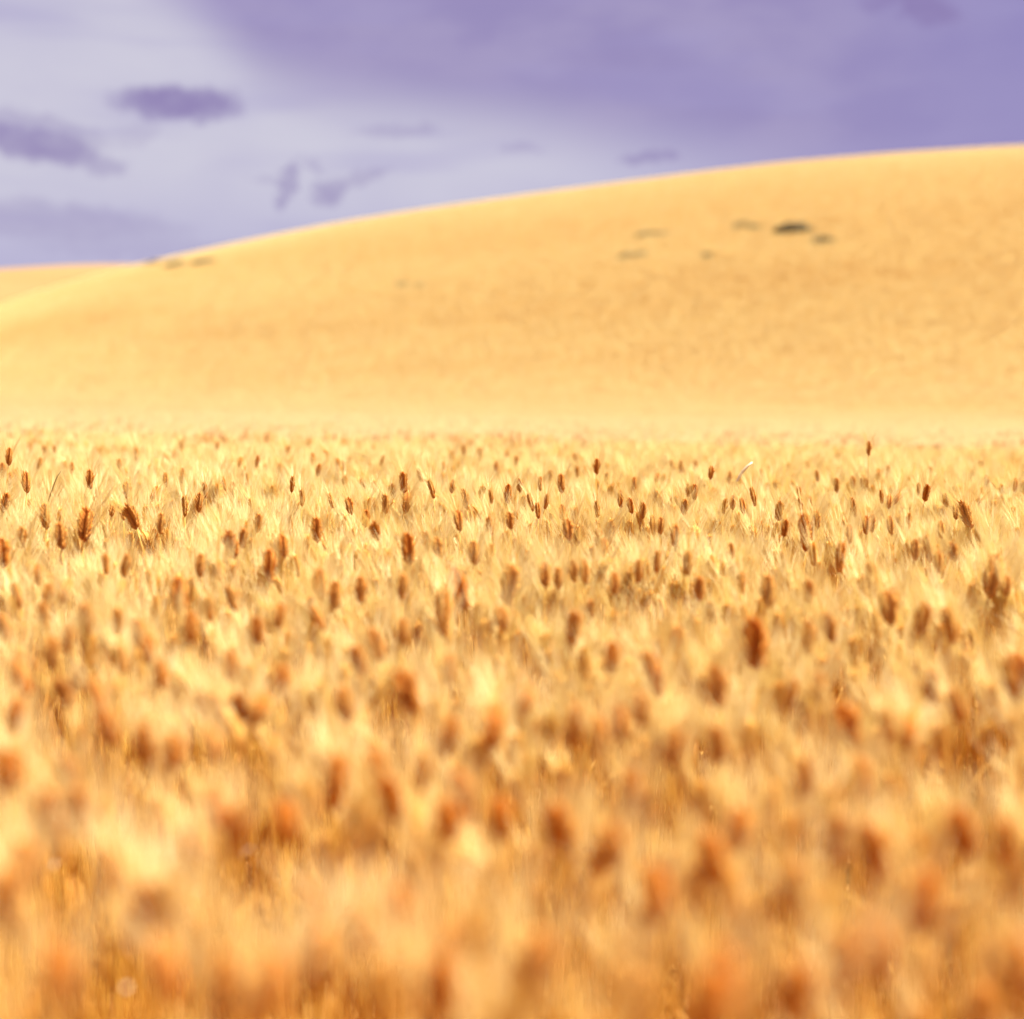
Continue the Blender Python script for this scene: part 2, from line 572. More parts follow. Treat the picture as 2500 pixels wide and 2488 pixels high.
def build_stalk(rnd, h, sway):
    """straw with nodes, from the ground to the foot of the ear; ends at x = 0, z = h"""
    pts, rad = [], []
    n = 9
    for k in range(n + 1):
        f = k / n
        pts.append((sway * (math.sin(f * PI) * .5 - (1 - f) * .0), sway * .6 * math.sin(f * PI * 1.3) * (1 - f), h * f))
        rad.append(0.0023 - .0009 * f)
    mb = MB(); mb.ring_tube(pts, rad, 5)
    for zf in (.22, .45, .68):
        x = sway * math.sin(zf * PI) * .5; y = sway * .6 * math.sin(zf * PI * 1.3) * (1 - zf)
        mb.ring_tube([(x, y, h * zf - .004), (x, y, h * zf), (x, y, h * zf + .004)], [.0019, .0031, .0019], 5)
    return mb


def build_leaf(rnd, h0, az, length, droop, w=0.0045):
    pts, ws, ss = [], [], []
    d0 = Vector((math.cos(az), math.sin(az), 0)); side = Vector((-math.sin(az), math.cos(az), 0))
    p = Vector((0, 0, h0)); n = 8
    tw = rnd.uniform(-1.6, 1.6)
    for k in range(n + 1):
        f = k / n
        pts.append(p.copy()); ws.append(w * (1 - f ** 2.2) * (.6 + .4 * min(1, f * 6)) + .0004)
        ss.append(rot_about(side, Vector((0, 0, 1)), tw * f))
        a = R(72) - droop * f
        p = p + (d0 * math.cos(a) + Vector((0, 0, 1)) * math.sin(a)) * (length / n)
    mb = MB(); mb.ribbon(pts, ws, ss)
    return mb


H0 = 0.79              # foot of the ear
EAR_L = 0.072
N_VAR = 10
rnd = random.Random(5)
VAR = []
for i in range(N_VAR):
    bend = R(rnd.uniform(-4, 22)) if i < 8 else R(rnd.uniform(35, 60))
    L = EAR_L * rnd.uniform(.88, 1.12)
    eb, roots, line = build_ear(rnd, L, bend, rnd.uniform(1.1, 1.32))
    ab = build_awns(rnd, roots, rnd.uniform(.090, .118), rnd.uniform(.8, 1.4))
    h = H0 + rnd.uniform(-.01, .01)
    sb = build_stalk(rnd, h, rnd.uniform(-.05, .05))
    ls = [build_leaf(rnd, h * z0, rnd.uniform(0, 2 * PI), rnd.uniform(.09, .17), R(rnd.uniform(10, 120)), .0035) for z0 in (.35, .6)[:1 + (i % 4 == 0)]]
    VAR.append(dict(h=h, L=L, bend=bend,
                    ear=eb.mesh('ear', [M_EAR], True), awns=ab.mesh('awns', [M_AWN]), thin_awns=build_awns(rnd, roots, .085, 1.0, 1.0, .5).mesh('awns', [M_AWN]),
                    stalk=sb.mesh('stalk', [M_STALK], True), leaves=[l.mesh('leaf', [M_LEAF]) for l in ls],
                    parts=(sb, eb, ab, ls)))


def joined(v):
    """one whole plant as a single mesh, for the uncountable mass"""
    mb = MB(); fm = []
    def add(o, off, mi):
        b = len(mb.v)
        mb.v += [p + off for p in o.v]
        for q, t_ in o.tip.items(): mb.tip[b + q] = t_
        mb.f += [tuple(b + q for q in f) for f in o.f]
        fm.extend([mi] * len(o.f))
    sb, eb, ab, ls = v['parts']
    z = Vector((0, 0, v['h'])); o0 = Vector((0, 0, 0))
    sb.v = [Vector(p) for p in sb.v]
    add(sb, o0, 0); add(eb, z, 1); add(ab, z, 2)
    for l in ls: add(l, o0, 3)
    return mb.mesh('whole_plant', [M_STALK, M_EAR, M_AWN, M_LEAF], False, fm)


def patch_mesh(rnd, size, count, awn_r, ear_sides=5, awns=9, ripe_share=.12, mats=None):
    """a square of standing crop in light geometry"""
    mb, fm = MB(), []
    def mark(mi):
        fm.extend([mi] * (len(mb.f) - len(fm)))
    for _ in range(count):
        x, y = rnd.uniform(-size, size) / 2, rnd.uniform(-size, size) / 2
        ripe = rnd.random() < ripe_share
        h = H0 + rnd.gauss(0, .03) + (.04 if ripe else 0)
        az, tilt = rnd.uniform(0, 2 * PI), R(abs(rnd.gauss(0, 8)))
        d = Vector((math.sin(tilt) * math.cos(az), math.sin(tilt) * math.sin(az), math.cos(tilt)))
        p0 = Vector((x, y, h - .5)); p1 = Vector((x, y, h))
        mb.ring_tube([p0, p1], [.0025 * awn_r, .0018 * awn_r], 3, False); mark(0)
        L = EAR_L * rnd.uniform(.85, 1.15)
        pts = [p1 + d * L * f for f in (0, .15, .4, .7, 1)]
        mb.ring_tube(pts, [.004, .0105, .0125, .010, .004], ear_sides); mark(3 if ripe else 1)
        s0 = d.cross(Vector((.3, .8, .1))).normalized(); u0 = d.cross(s0)
        for k in range(awns):
            w = rnd.uniform(0, 2 * PI); f = rnd.uniform(.1, .95)
            o = s0 * math.cos(w) + u0 * math.sin(w)
            q = p1 + d * L * f + o * .006
            dd = (d + o * rnd.uniform(.1, .42)).normalized()
            ln = rnd.uniform(.06, .10)
            sd_ = dd.cross(Vector((rnd.uniform(-1, 1), rnd.uniform(-1, 1), .2))).normalized()
            mb.blade(q, q + dd * ln * .5, q + dd * ln, .0006 * awn_r, sd_)
        mark(2)
    return mb.mesh('crop_patch', mats or [M_STALK, M_EAR, M_AWN, M_EAR_RIPE], False, fm)


def source_collection(name, meshes):
    c = bpy.data.collections.new(name)
    for i, me in enumerate(meshes):
        o = bpy.data.objects.new('%s_%02d' % (name, i), me); c.objects.link(o)
    return c


def scatter(name, pos, rot, scl, tone, idx, coll, label=None, cat=None):
    me = bpy.data.meshes.new(name)
    me.vertices.add(len(pos)); me.vertices.foreach_set('co', np.asarray(pos, np.float32).ravel())
    for nm, typ, arr in (('rot', 'FLOAT_VECTOR', rot), ('scl', 'FLOAT', scl), ('tone', 'FLOAT', tone), ('idx', 'INT', idx)):
        a = me.attributes.new(nm, typ, 'POINT')
        a.data.foreach_set('vector' if typ == 'FLOAT_VECTOR' else 'value', np.asarray(arr, np.int32 if typ == 'INT' else np.float32).ravel())
    o = bpy.data.objects.new(name, me); scene.collection.objects.link(o)
    o['kind'] = 'stuff'
    if label: o['label'] = label
    if cat: o['category'] = cat
    gt = bpy.data.node_groups.new(name + '_nodes', 'GeometryNodeTree')
    gt.interface.new_socket('Geometry', in_out='INPUT', socket_type='NodeSocketGeometry')
    gt.interface.new_socket('Geometry', in_out='OUTPUT', socket_type='NodeSocketGeometry')
    N, Lk = gt.nodes, gt.links
    gi, go = N.new('NodeGroupInput'), N.new('NodeGroupOutput')
    ci = N.new('GeometryNodeCollectionInfo'); ci.inputs['Collection'].default_value = coll
    ci.inputs['Separate Children'].default_value = True; ci.inputs['Reset Children'].default_value = True
    ip = N.new('GeometryNodeInstanceOnPoints'); ip.inputs['Pick Instance'].default_value = True
    def attr(nm, typ):
        n = N.new('GeometryNodeInputNamedAttribute'); n.data_type = typ; n.inputs['Name'].default_value = nm
        return n.outputs['Attribute']
    e = N.new('FunctionNodeEulerToRotation')
    Lk.new(attr('rot', 'FLOAT_VECTOR'), e.inputs[0])
    Lk.new(gi.outputs[0], ip.inputs['Points']); Lk.new(ci.outputs[0], ip.inputs['Instance'])
    Lk.new(attr('idx', 'INT'), ip.inputs['Instance Index'])
    Lk.new(e.outputs[0], ip.inputs['Rotation'])
    Lk.new(attr('scl', 'FLOAT'), ip.inputs['Scale'])
    Lk.new(ip.outputs[0], go.inputs[0])
    md = o.modifiers.new('scatter', 'NODES'); md.node_group = gt
    return o


# ------------------------------------------------------------------ the ears one can pick out
# each block: zoom of the note, its origin in the photograph, then (x, y, length, lean, ripeness)
NOTES = [
(2.1467, 0, 1000, [
(45,250,90,5,.7),(8,325,90,5,.9),(138,385,110,0,.6),(200,285,60,15,.6),(378,312,55,0,.8),(470,370,110,0,.6),(722,245,100,0,.7),(668,430,100,0,.4),
(798,438,90,20,.6),(1078,425,90,-5,.8),(1345,272,50,10,.9),(1255,275,50,15,.7),(1508,215,50,0,.8),(1530,395,90,5,.8),(1585,465,100,5,.6),
(1665,320,60,12,.8),(1740,480,70,-5,.6),(1838,510,100,-8,.8),(20,490,110,15,.8),(238,565,130,-2,.6),(440,610,200,5,.7),(705,560,160,-20,.6),
(645,540,90,-5,.5),(585,515,80,10,.5),(840,600,110,3,.3),(970,510,120,5,.3),(1040,490,100,5,.6),(1345,600,110,12,.5),(1220,710,170,-12,.8),
(1270,680,110,10,.5),(1410,825,170,0,.9),(1487,720,130,-5,.8),(1660,635,140,0,.7),(1915,575,80,5,.8),(15,760,170,0,.9),(110,680,130,5,.4),
(320,670,150,-5,.5),(555,810,110,0,.6),(650,820,110,10,.5),(200,870,80,0,.8),(1045,820,120,5,.6),(1150,850,120,0,.3),(100,980,130,-5,.6),
(250,980,130,5,.6),(330,950,120,15,.6),(940,990,200,-2,1),(1225,990,110,-20,.6),(1680,920,160,0,.5),(1750,980,150,5,.7),(1890,950,150,0,.7),
(215,138,40,0,.7),(333,140,35,0,.6),(475,165,40,-5,.7),(80,130,35,0,.6),(265,75,30,0,.5),(1070,130,30,0,.6),(1125,120,30,0,.6),(1200,145,35,0,.6),
(1315,160,35,0,.6),(1380,160,40,-10,.8),(1575,165,45,0,.6),(1620,180,35,0,.5),(1722,160,35,0,.6),(1845,150,30,10,.5),(190,195,35,5,.6),
(232,215,35,0,.6),(285,215,35,0,.6),(950,190,50,0,.6),(910,240,35,0,.5),(1032,165,30,-10,.5),(1140,190,40,0,.5),(560,225,45,10,.5),
(625,290,45,0,.5),(1640,260,35,0,.6),(1835,275,40,0,.5),(1770,290,50,0,.4),(1808,300,45,0,.6),(1295,370,60,5,.5),(1180,390,70,-5,.5),
(955,350,80,5,.5),(870,370,50,0,.4)]),
(2.415, 900, 1000, [
(205,435,130,0,.8),(145,480,100,-10,.6),(310,390,90,-15,.7),(380,470,130,-8,.5),(490,455,80,10,.8),(445,340,50,0,.5),(490,275,45,0,.6),
(560,245,40,0,.7),(25,240,60,0,.6),(75,305,50,20,.6),(750,340,60,5,.6),(870,305,35,0,.7),(818,500,110,5,.9),(725,515,60,0,.6),(720,695,130,0,.9),
(965,550,120,-8,.8),(1045,545,100,15,.7),(1000,600,80,0,.8),(1012,440,50,0,.6),(1070,395,70,5,.6),(1135,440,110,0,.7),(1215,290,60,0,.6),
(1230,370,55,0,.5),(1280,365,50,-5,.5),(1343,340,100,3,.9),(1485,530,100,3,.9),(1548,570,90,-8,.8),(1350,590,110,0,.4),(1180,715,140,-3,.6),
(835,660,100,-3,.6),(535,660,140,-3,.6),(575,530,120,-10,.2),(48,720,140,-12,.8),(235,830,200,-2,.9),(100,560,120,0,.4),(550,1060,250,-12,1),
(410,820,130,-3,.3),(620,850,140,0,.4),(200,1030,90,0,.6),(820,1040,250,12,.3),(1040,980,170,0,.5),(1115,1000,110,0,.4),(1210,960,140,-3,.4),
(1275,960,140,0,.4),(1355,760,110,0,.6),(1385,820,100,5,.4),(1450,1030,140,3,.6),(1590,960,110,8,.5),(1700,900,140,5,.7),(1870,910,150,10,.5),
(1920,490,80,5,.9),(1890,480,70,5,.5),(1860,580,60,8,.6),(1720,690,90,3,.5),(1615,600,70,5,.6),(1695,400,60,25,.6),(1405,410,60,0,.5),
(1565,440,70,0,.6),(1140,610,50,0,.8),(890,450,60,0,.4),(540,185,40,0,.5),(600,200,30,0,.4),(715,225,35,0,.5),(830,185,25,0,.4),
(910,180,30,0,.4),(1065,205,35,0,.5),(1330,195,30,0,.5),(815,275,40,0,.5),(655,255,35,0,.4)]),
(2.1467, 1600, 1000, [
(1118,205,70,3,.7),(290,335,75,10,.8),(205,435,70,-5,.8),(175,430,60,0,.4),(90,290,50,-12,.6),(135,300,70,5,.6),(210,295,55,0,.6),(385,360,60,10,.5),
(405,490,80,3,.6),(462,510,90,-5,.7),(520,460,110,-5,.7),(360,510,80,8,.5),(150,515,60,5,.6),(565,340,40,-10,.7),(645,535,110,8,.6),
(675,625,95,8,.8),(755,440,70,-3,.8),(765,500,60,-5,.5),(798,300,45,0,.7),(850,350,50,-5,.5),(790,650,190,0,.8),(850,580,100,-3,.3),
(1035,385,60,0,.5),(950,400,80,0,.5),(1085,385,80,0,.8),(1105,395,60,0,.5),(1168,335,60,12,.8),(1218,325,35,0,.6),(1042,515,100,-5,.5),
(1105,610,110,5,.7),(1135,600,100,3,.3),(1235,610,90,-3,.3),(1020,655,100,3,.5),(965,780,170,5,.7),(1187,460,40,0,.8),(1225,480,60,15,.6),
(1262,455,45,30,.7),(1415,440,95,12,1),(1380,420,50,0,.5),(1440,330,50,0,.5),(1705,295,50,0,.5),(1525,480,80,-3,.5),(1575,540,60,3,.5),
(1640,550,150,-20,.5),(1500,635,80,0,.3),(1440,730,140,-8,.6),(1565,750,110,-8,.5),(1360,740,90,5,.4),(1325,590,60,5,.6),(958,245,45,0,.5),
(778,145,30,-10,.5),(1490,195,30,0,.4),(1883,185,35,0,.5),(1740,375,40,-5,.4),(1885,400,80,10,.4),(230,945,130,3,.7),(175,810,130,5,.5),
(390,760,120,5,.4),(105,670,130,3,.5),(590,960,170,0,.3),(805,960,120,0,.5),(455,910,100,-5,.4),(1140,900,220,5,.4),(1265,990,130,-5,.5),
(1760,880,300,12,.4),(1840,930,100,5,.4),(1485,800,80,0,.4)]),
(2.273, 0, 1400, [
(1055,300,110,5,.7),(775,340,150,-8,.9),(820,430,160,5,.8),(900,560,160,5,.8),(480,260,180,-3,.6),(35,300,150,-20,.7),(135,580,210,-12,.9),
(70,800,130,10,.8),(370,650,130,-15,.6),(560,700,220,-8,.7),(610,860,200,-20,.7),(805,960,200,-3,.5),(965,990,200,3,.6),(1430,320,160,-3,.8),
(1545,240,140,10,.6),(1780,250,130,-15,.7),(1560,610,200,5,.8),(1280,510,160,0,.6),(1350,740,170,-15,.7),(1420,760,110,25,.5),(1210,750,180,-3,.6),
(1110,700,200,5,.4),(1190,950,220,-3,.4),(1165,200,90,0,.6),(680,480,160,5,.3),(650,270,110,3,.3),(280,440,130,5,.4),(365,370,110,8,.5),(240,240,100,0,.5)]),
(2.273, 800, 1400, [
(180,490,180,-12,.8),(280,400,200,-15,.5),(640,230,260,10,.4),(455,660,260,-15,.8),(1085,710,140,15,.7),(1360,310,200,6,.7),(1570,480,200,6,.8),
(1830,560,290,-8,.9),(910,850,260,10,.6),(640,920,260,18,.5),(670,540,200,0,.4),(1360,860,240,8,.5),(1600,830,160,10,.7),(1740,760,160,-5,.5),
(100,740,180,-8,.5),(1500,900,150,5,.4),(975,260,160,-10,.4),(415,330,100,0,.5),(1900,960,120,5,.5),(410,80,90,5,.5)]),
(2.1467, 1600, 1400, [
(525,380,290,-3,.9),(325,600,240,-5,.6),(705,635,180,22,.7),(920,290,170,-12,.5),(800,340,180,0,.4),(1555,280,230,-3,.6),(1450,600,200,0,.5),
(1590,700,110,-8,.6),(1010,820,280,-8,.8),(850,610,120,5,.4),(1320,820,160,25,.5),(1220,800,200,3,.4),(1910,600,350,0,.7),(1395,240,180,12,.5),
(1230,190,200,-5,.4),(90,920,160,8,.4),(1880,830,90,0,.5),(330,900,200,-5,.4)]),
(1.5456, 0, 1500, [
(70,570,130,0,.6),(270,620,150,-10,.6),(195,760,150,-5,.7),(310,750,140,-5,.5),(830,730,180,-12,.9),(900,800,140,10,.7),(1080,790,180,-5,.7),
(1260,640,230,5,.8),(1480,700,160,-8,.8),(1430,600,130,-8,.5),(1590,600,150,10,.6),(1750,690,180,-10,.8),(1690,790,90,0,.7),(1890,780,170,-8,1),
(700,920,190,5,.7),(430,970,200,5,.6),(555,1120,180,5,.6),(1195,1120,220,-8,.9),(1370,1190,200,-3,.7),(1490,1150,210,8,.8),(640,1360,160,-5,.7),
(225,1380,200,0,.6),(1660,1430,220,3,.8),(1020,1400,200,5,.6),(840,1430,160,5,.5),(1180,1320,120,10,.5),(660,1100,100,0,.4),(30,600,120,0,.7),
(20,1080,130,0,.5),(100,960,120,0,.5)]),
(1.5456, 1250, 1500, [
(180,810,180,-8,.8),(370,890,180,5,.6),(840,820,180,8,.7),(755,940,180,-3,.7),(545,1070,230,3,1),(1220,850,130,8,.6),(1370,890,150,-12,.7),
(1540,1100,230,15,.8),(1380,1280,260,-6,1),(1250,1320,120,5,.6),(800,1370,220,-5,.6),(740,1490,120,10,.8),(1060,1440,200,8,.8),(1710,830,180,-12,.7),
(1860,870,170,5,.7),(450,670,120,0,.5),(1110,620,140,-5,.5),(1180,730,140,15,.5),(1900,1350,200,5,.6),(100,1320,140,0,.4),(1060,1040,150,0,.3),(1320,620,100,0,.5)]),
]
# the ear that stands clear above the rest, and others well clear: extra height over the crop (m)
CLEAR = {(2121, 1095): .20, (1735, 1156): .10, (712, 1184): .09, (2259, 1205): .08, (985, 1180): .07, (64, 1179): .09, (219, 1172): .08, (21, 1116): .14, (1456, 1141): .10}

marks = []
for s, ox, oy, lst in NOTES:
    for x, y, ln, lean, tone in lst:
        marks.append((ox + x / s, oy + y / s, ln / s, lean, tone))
marks.sort(key=lambda q: -q[2])


def stand_point(px, py, poke):
    """where the ray through this point meets the level `poke` above the crop's ears"""
    d = pix_ray(px, py); d = d / d[1]
    ys = np.concatenate([np.linspace(.8, 8, 1200), np.linspace(8, 60, 2500)])
    zr = CAM_Z + d[2] * ys
    zc = crop_top(d[0] * ys, ys) - 0.02 + poke
    k = np.nonzero(zr <= zc)[0]
    if len(k) == 0:
        k = [int(np.argmin((zr - zc) / ys))]
    i = int(k[0])
    return np.array([d[0] * ys[i], ys[i], zr[i]])


heroes = []
for px, py, ln, lean, tone in marks:
    poke = 0.045
    for (cx, cy_), e in CLEAR.items():
        if abs(px - cx) < 6 and abs(py - cy_) < 6: poke = e
    P = stand_point(px, py, poke)
    dep = project(*P)[2]
    size = (ln * .93 * dep / FOCAL) / EAR_L       # how large this ear is against the usual one
    size = min(max(size, .72), 1.5)
    heroes.append(dict(px=px, py=py, P=P, dep=dep, size=size, lean=lean, tone=tone, app=size * EAR_L * FOCAL / dep))
heroes.sort(key=lambda h: -h['app'])
things, extra = heroes[:296], heroes[296:]


def plant_matrix(h, var):
    """stand a plant so that the middle of its ear is at h['P'], leaning as noted, and its foot in the ground"""
    v = VAR[var]
    P = Vector(h['P'])
    g = float(soil(P.x, P.y))
    s = h['size']
    lean = R(h['lean'])
    need = (P.z - g)
    mid = (v['h'] + v['L'] * .5) * s
    base_z = P.z - mid * math.cos(lean * .55)
    return s, base_z


def link(o, parent=None):
    scene.collection.objects.link(o)
    if parent is not None: o.parent = parent
    return o


def tone_word(t):
    return 'dark russet' if t > .85 else 'russet' if t > .72 else 'burnt orange' if t > .58 else 'amber' if t > .45 else 'pale golden'


def lean_word(a):
    return 'tipped far left' if a <= -16 else 'leaning left' if a <= -7 else 'standing upright' if a < 7 else 'leaning right' if a < 16 else 'tipped far right'


def depth_word(py):
    return ('far ear' if py < 1110 else 'sharp ear' if py < 1300 else 'softly blurred ear' if py < 1480 else 'blurred ear' if py < 1800 else 'large blurred near ear')


HAND = {(2121, 1095): 'lone russet wheat ear standing clear above all others right of centre, against the hill foot',
        (2259, 1205): 'sharpest dark russet wheat ear leaning right, near the right edge in the sharp band',
        (985, 1180): 'tall plump sharp russet wheat ear upright, just above the blurred ear left of centre',
        (1198, 1288): 'dark sharp wheat ear right below the centre of the sharp band, plump and upright',
        (1300, 1228): 'left ear of the tight trio of dark wheat ears in the sharp band centre',
        (1333, 1226): 'right ear of the tight trio of dark wheat ears in the sharp band centre',
        (1314, 1248): 'lowest ear of the tight trio of dark wheat ears in the sharp band centre',
        (438, 1468): 'darkest tall blurred wheat ear in the left third just under the sharp band',
        (1735, 1156): 'sharp bearded wheat ear on a long bare stalk, leaning right beside a white straw'}
used = set()
_T = ['', 'ten', 'twenty', 'thirty', 'forty', 'fifty', 'sixty', 'seventy', 'eighty', 'ninety']
_O = ['zero', 'one', 'two', 'three', 'four', 'five', 'six', 'seven', 'eight', 'nine', 'ten', 'eleven', 'twelve', 'thirteen', 'fourteen', 'fifteen', 'sixteen',
      'seventeen', 'eighteen', 'nineteen']


def in_words(n):
    n = int(round(n))
    return _O[n] if n < 20 else 'a hundred' if n >= 100 else _T[n // 10] + ('-' + _O[n % 10] if n % 10 else '')


def wheat_thing(h, k):
    var = k % N_VAR if h['lean'] <= 12 else (8 + k % 2 if k % 3 == 0 else k % 8)
    if k % N_VAR >= 8 and abs(h['lean']) < 10: var = k % 8
    v = VAR[var]
    s, bz = plant_matrix(h, var)
    P = h['P']; lean = R(h['lean'])
    root = bpy.data.objects.new('wheat_plant', None); root.empty_display_size = .05
    link(root)
    face = random.uniform(-.35, .35) + (0 if random.random() < .75 else PI / 2)
    # the ear's flat width is across the view; nodding goes towards the lean
    if v['bend'] > R(30): face = 0 if lean >= 0 else PI
    tilt = lean * .55
    mid = (v['h'] + v['L'] * .5) * s
    root.location = (P[0] - math.sin(tilt) * mid, P[1], bz)
    root.rotation_euler = (0, tilt, 0)
    root.scale = (s, s, s)
    hand = next((t for (a, b), t in HAND.items() if abs(a - h['px']) < 7 and abs(b - h['py']) < 7), None)
    base = (tone_word(h['tone']), depth_word(h['py']), lean_word(h['lean']))
    lab = hand or '%s %s %s, %s percent across, %s down' % (*base, in_words(h['px'] / 25), in_words(h['py'] / 24.88))
    if lab in used:
        lab += ', the smaller'
    used.add(lab)
    root['label'] = lab; root['category'] = 'wheat plant'; root['group'] = 'bearded wheat plants picked out in the field'
    t = float(h['tone'])
    st = link(bpy.data.objects.new('stalk', v['stalk']), root); st['tone'] = t * .5
    ear = link(bpy.data.objects.new('ear', v['ear']), root); ear['tone'] = min(1.3, t * .9 + .45) + float(np.interp(h['py'], [1500, 2000], [0, .25]))
    ear.location = (0, 0, v['h']); ear.rotation_euler = (0, lean * .45, 0)
    er = Euler((0, lean * .45, 0)).to_matrix() @ Euler((0, 0, face + PI / 2)).to_matrix()
    ear.rotation_euler = er.to_euler()
    fat = float(np.interp(h['py'], [1150, 1500, 2100], [1.0, 1.15, 1.4]))      # the near plants carry plumper ears
    ear.scale = (fat, fat, 1.04)
    aw = link(bpy.data.objects.new('awns', v['thin_awns'] if t > .6 and h['py'] > 1300 else v['awns']), ear); aw['tone'] = t * .5; aw['kind'] = 'stuff'
    for me in v['leaves']:
        lf = link(bpy.data.objects.new('leaf', me), root); lf['tone'] = t * .6
        lf.rotation_euler = (0, 0, random.uniform(0, 6.28))
    return root


for k, h in enumerate(things):
    wheat_thing(h, k)

# ------------------------------------------------------------------ the uncountable crop
def scatter_positions(y0, y1, dens, half, pad):
    area_w = lambda y: half * y + pad
    n = int(dens * (half * (y1 ** 2 - y0 ** 2) + 2 * pad * (y1 - y0)))
    ys = np.sqrt(rng.uniform(y0 ** 2, y1 ** 2, int(n * 1.0)))
    xs = rng.uniform(-1, 1, len(ys)) * (half * ys + pad)
    return xs, ys


NEAR_END = 11.0
xs, ys = scatter_positions(0.6, NEAR_END, 420, .37, .45)
zs = soil(xs, ys)
n = len(xs)
scl = np.clip(rng.normal(.955, .045, n), .80, 1.04)
clump = vnoise(xs * 2.2, ys * 2.2, 21) * .6 + vnoise(xs * 5, ys * 5, 22) * .4
tone = np.clip(rng.normal(.14, .13, n) + (clump - .5) * .35 + np.interp(ys, [1, 3.4], [.26, 0]) + .22 * np.clip((3.0 - ys) / 1.5, 0, 1) * np.clip(-xs / ys / .2, 0, 1), 0, 1)
tone = np.where(rng.random(n) < .05, np.clip(tone + .5, 0, 1), tone)
scl = np.where(tone > .6, scl + .03, scl)
# plants whose ear would cover a picked-out ear from in front are left out
ez = zs + (H0 + .035) * scl
epx, epy, edp = project(xs, ys, ez)
ea = EAR_L * scl * FOCAL / edp
ok = (edp > .55) & (rng.random(n) < np.interp(ys, [1, 2.2, 4.5], [.72, .9, 1.0]) - .5 * (clump < .38) * (ys < 3.4))
for h in heroes:
    a, hx, hy = h['app'], h['px'], h['py']
    cover = (edp < h['dep'] + .02) & (np.abs(epx - hx) < .26 * a + ((.62 if hy > 1400 else .52) if h['tone'] > .55 else .40) * ea) & (epy - 1.5 * ea < hy + .5 * a) & (epy + .5 * ea > hy - .55 * a)
    ok &= ~cover
xs, ys, zs, scl, tone = xs[ok], ys[ok], zs[ok], scl[ok], tone[ok]
n = len(xs)
rot = np.stack([rng.normal(0, .085, n), rng.normal(0.02, .085, n), rng.uniform(0, 2 * PI, n)], -1)
var = rng.integers(0, 9, n)
# those picked-out ears past the first 300 go into the mass too
ex_p, ex_r, ex_s, ex_t, ex_i = [], [], [], [], []
for k, h in enumerate(extra):
    s, bz = plant_matrix(h, k % 8)
    lean = R(h['lean'])
    mid = (VAR[k % 8]['h'] + VAR[k % 8]['L'] * .5) * s
    ex_p.append((h['P'][0] - math.sin(lean) * mid, h['P'][1], bz)); ex_r.append((0, lean, random.uniform(-.3, .3) + PI / 2))
    ex_s.append(s); ex_t.append(min(1.3, h['tone'] * .9 + .4)); ex_i.append(k % 8)
pos = np.stack([xs, ys, zs - .01], -1)
if ex_p:
    pos = np.concatenate([pos, np.array(ex_p)]); rot = np.concatenate([rot, np.array(ex_r)])
    scl = np.concatenate([scl, ex_s]); tone = np.concatenate([tone, ex_t]); var = np.concatenate([var, ex_i])
# short bare straws standing between the eared ones
nt_x, nt_y = scatter_positions(0.75, 6.0, 480, .37, .45)
nt = len(nt_x)
pos = np.concatenate([pos, np.stack([nt_x, nt_y, soil(nt_x, nt_y) - .01], -1)])
rot = np.concatenate([rot, np.stack([rng.normal(0, .07, nt), rng.normal(0, .07, nt), rng.uniform(0, 6.28, nt)], -1)])
scl = np.concatenate([scl, rng.uniform(.6, .92, nt)]); tone = np.concatenate([tone, rng.uniform(.5, 1.2, nt)])
var = np.concatenate([var, np.full(nt, N_VAR) + rng.integers(0, 2, nt)])
plants = source_collection('whole_plant', [joined(v) for v in VAR] + [VAR[0]['stalk'], VAR[3]['stalk']])
scatter('wheat_crop', pos, rot, scl, tone, var, plants, 'mass of bearded golden wheat filling the near field up to the hill', 'wheat')

r3 = random.Random(9)
PA = source_collection('crop_patch_mid', [patch_mesh(r3, .55, 115, 1.15, 5, 14) for _ in range(5)])
PB = source_collection('crop_patch_far', [patch_mesh(r3, 1.1, 175, 2.6, 4, 10, .05, [M_STALK_HILL, M_EAR_HILL, M_AWN_HILL, M_EAR_RIPE]) for _ in range(5)])


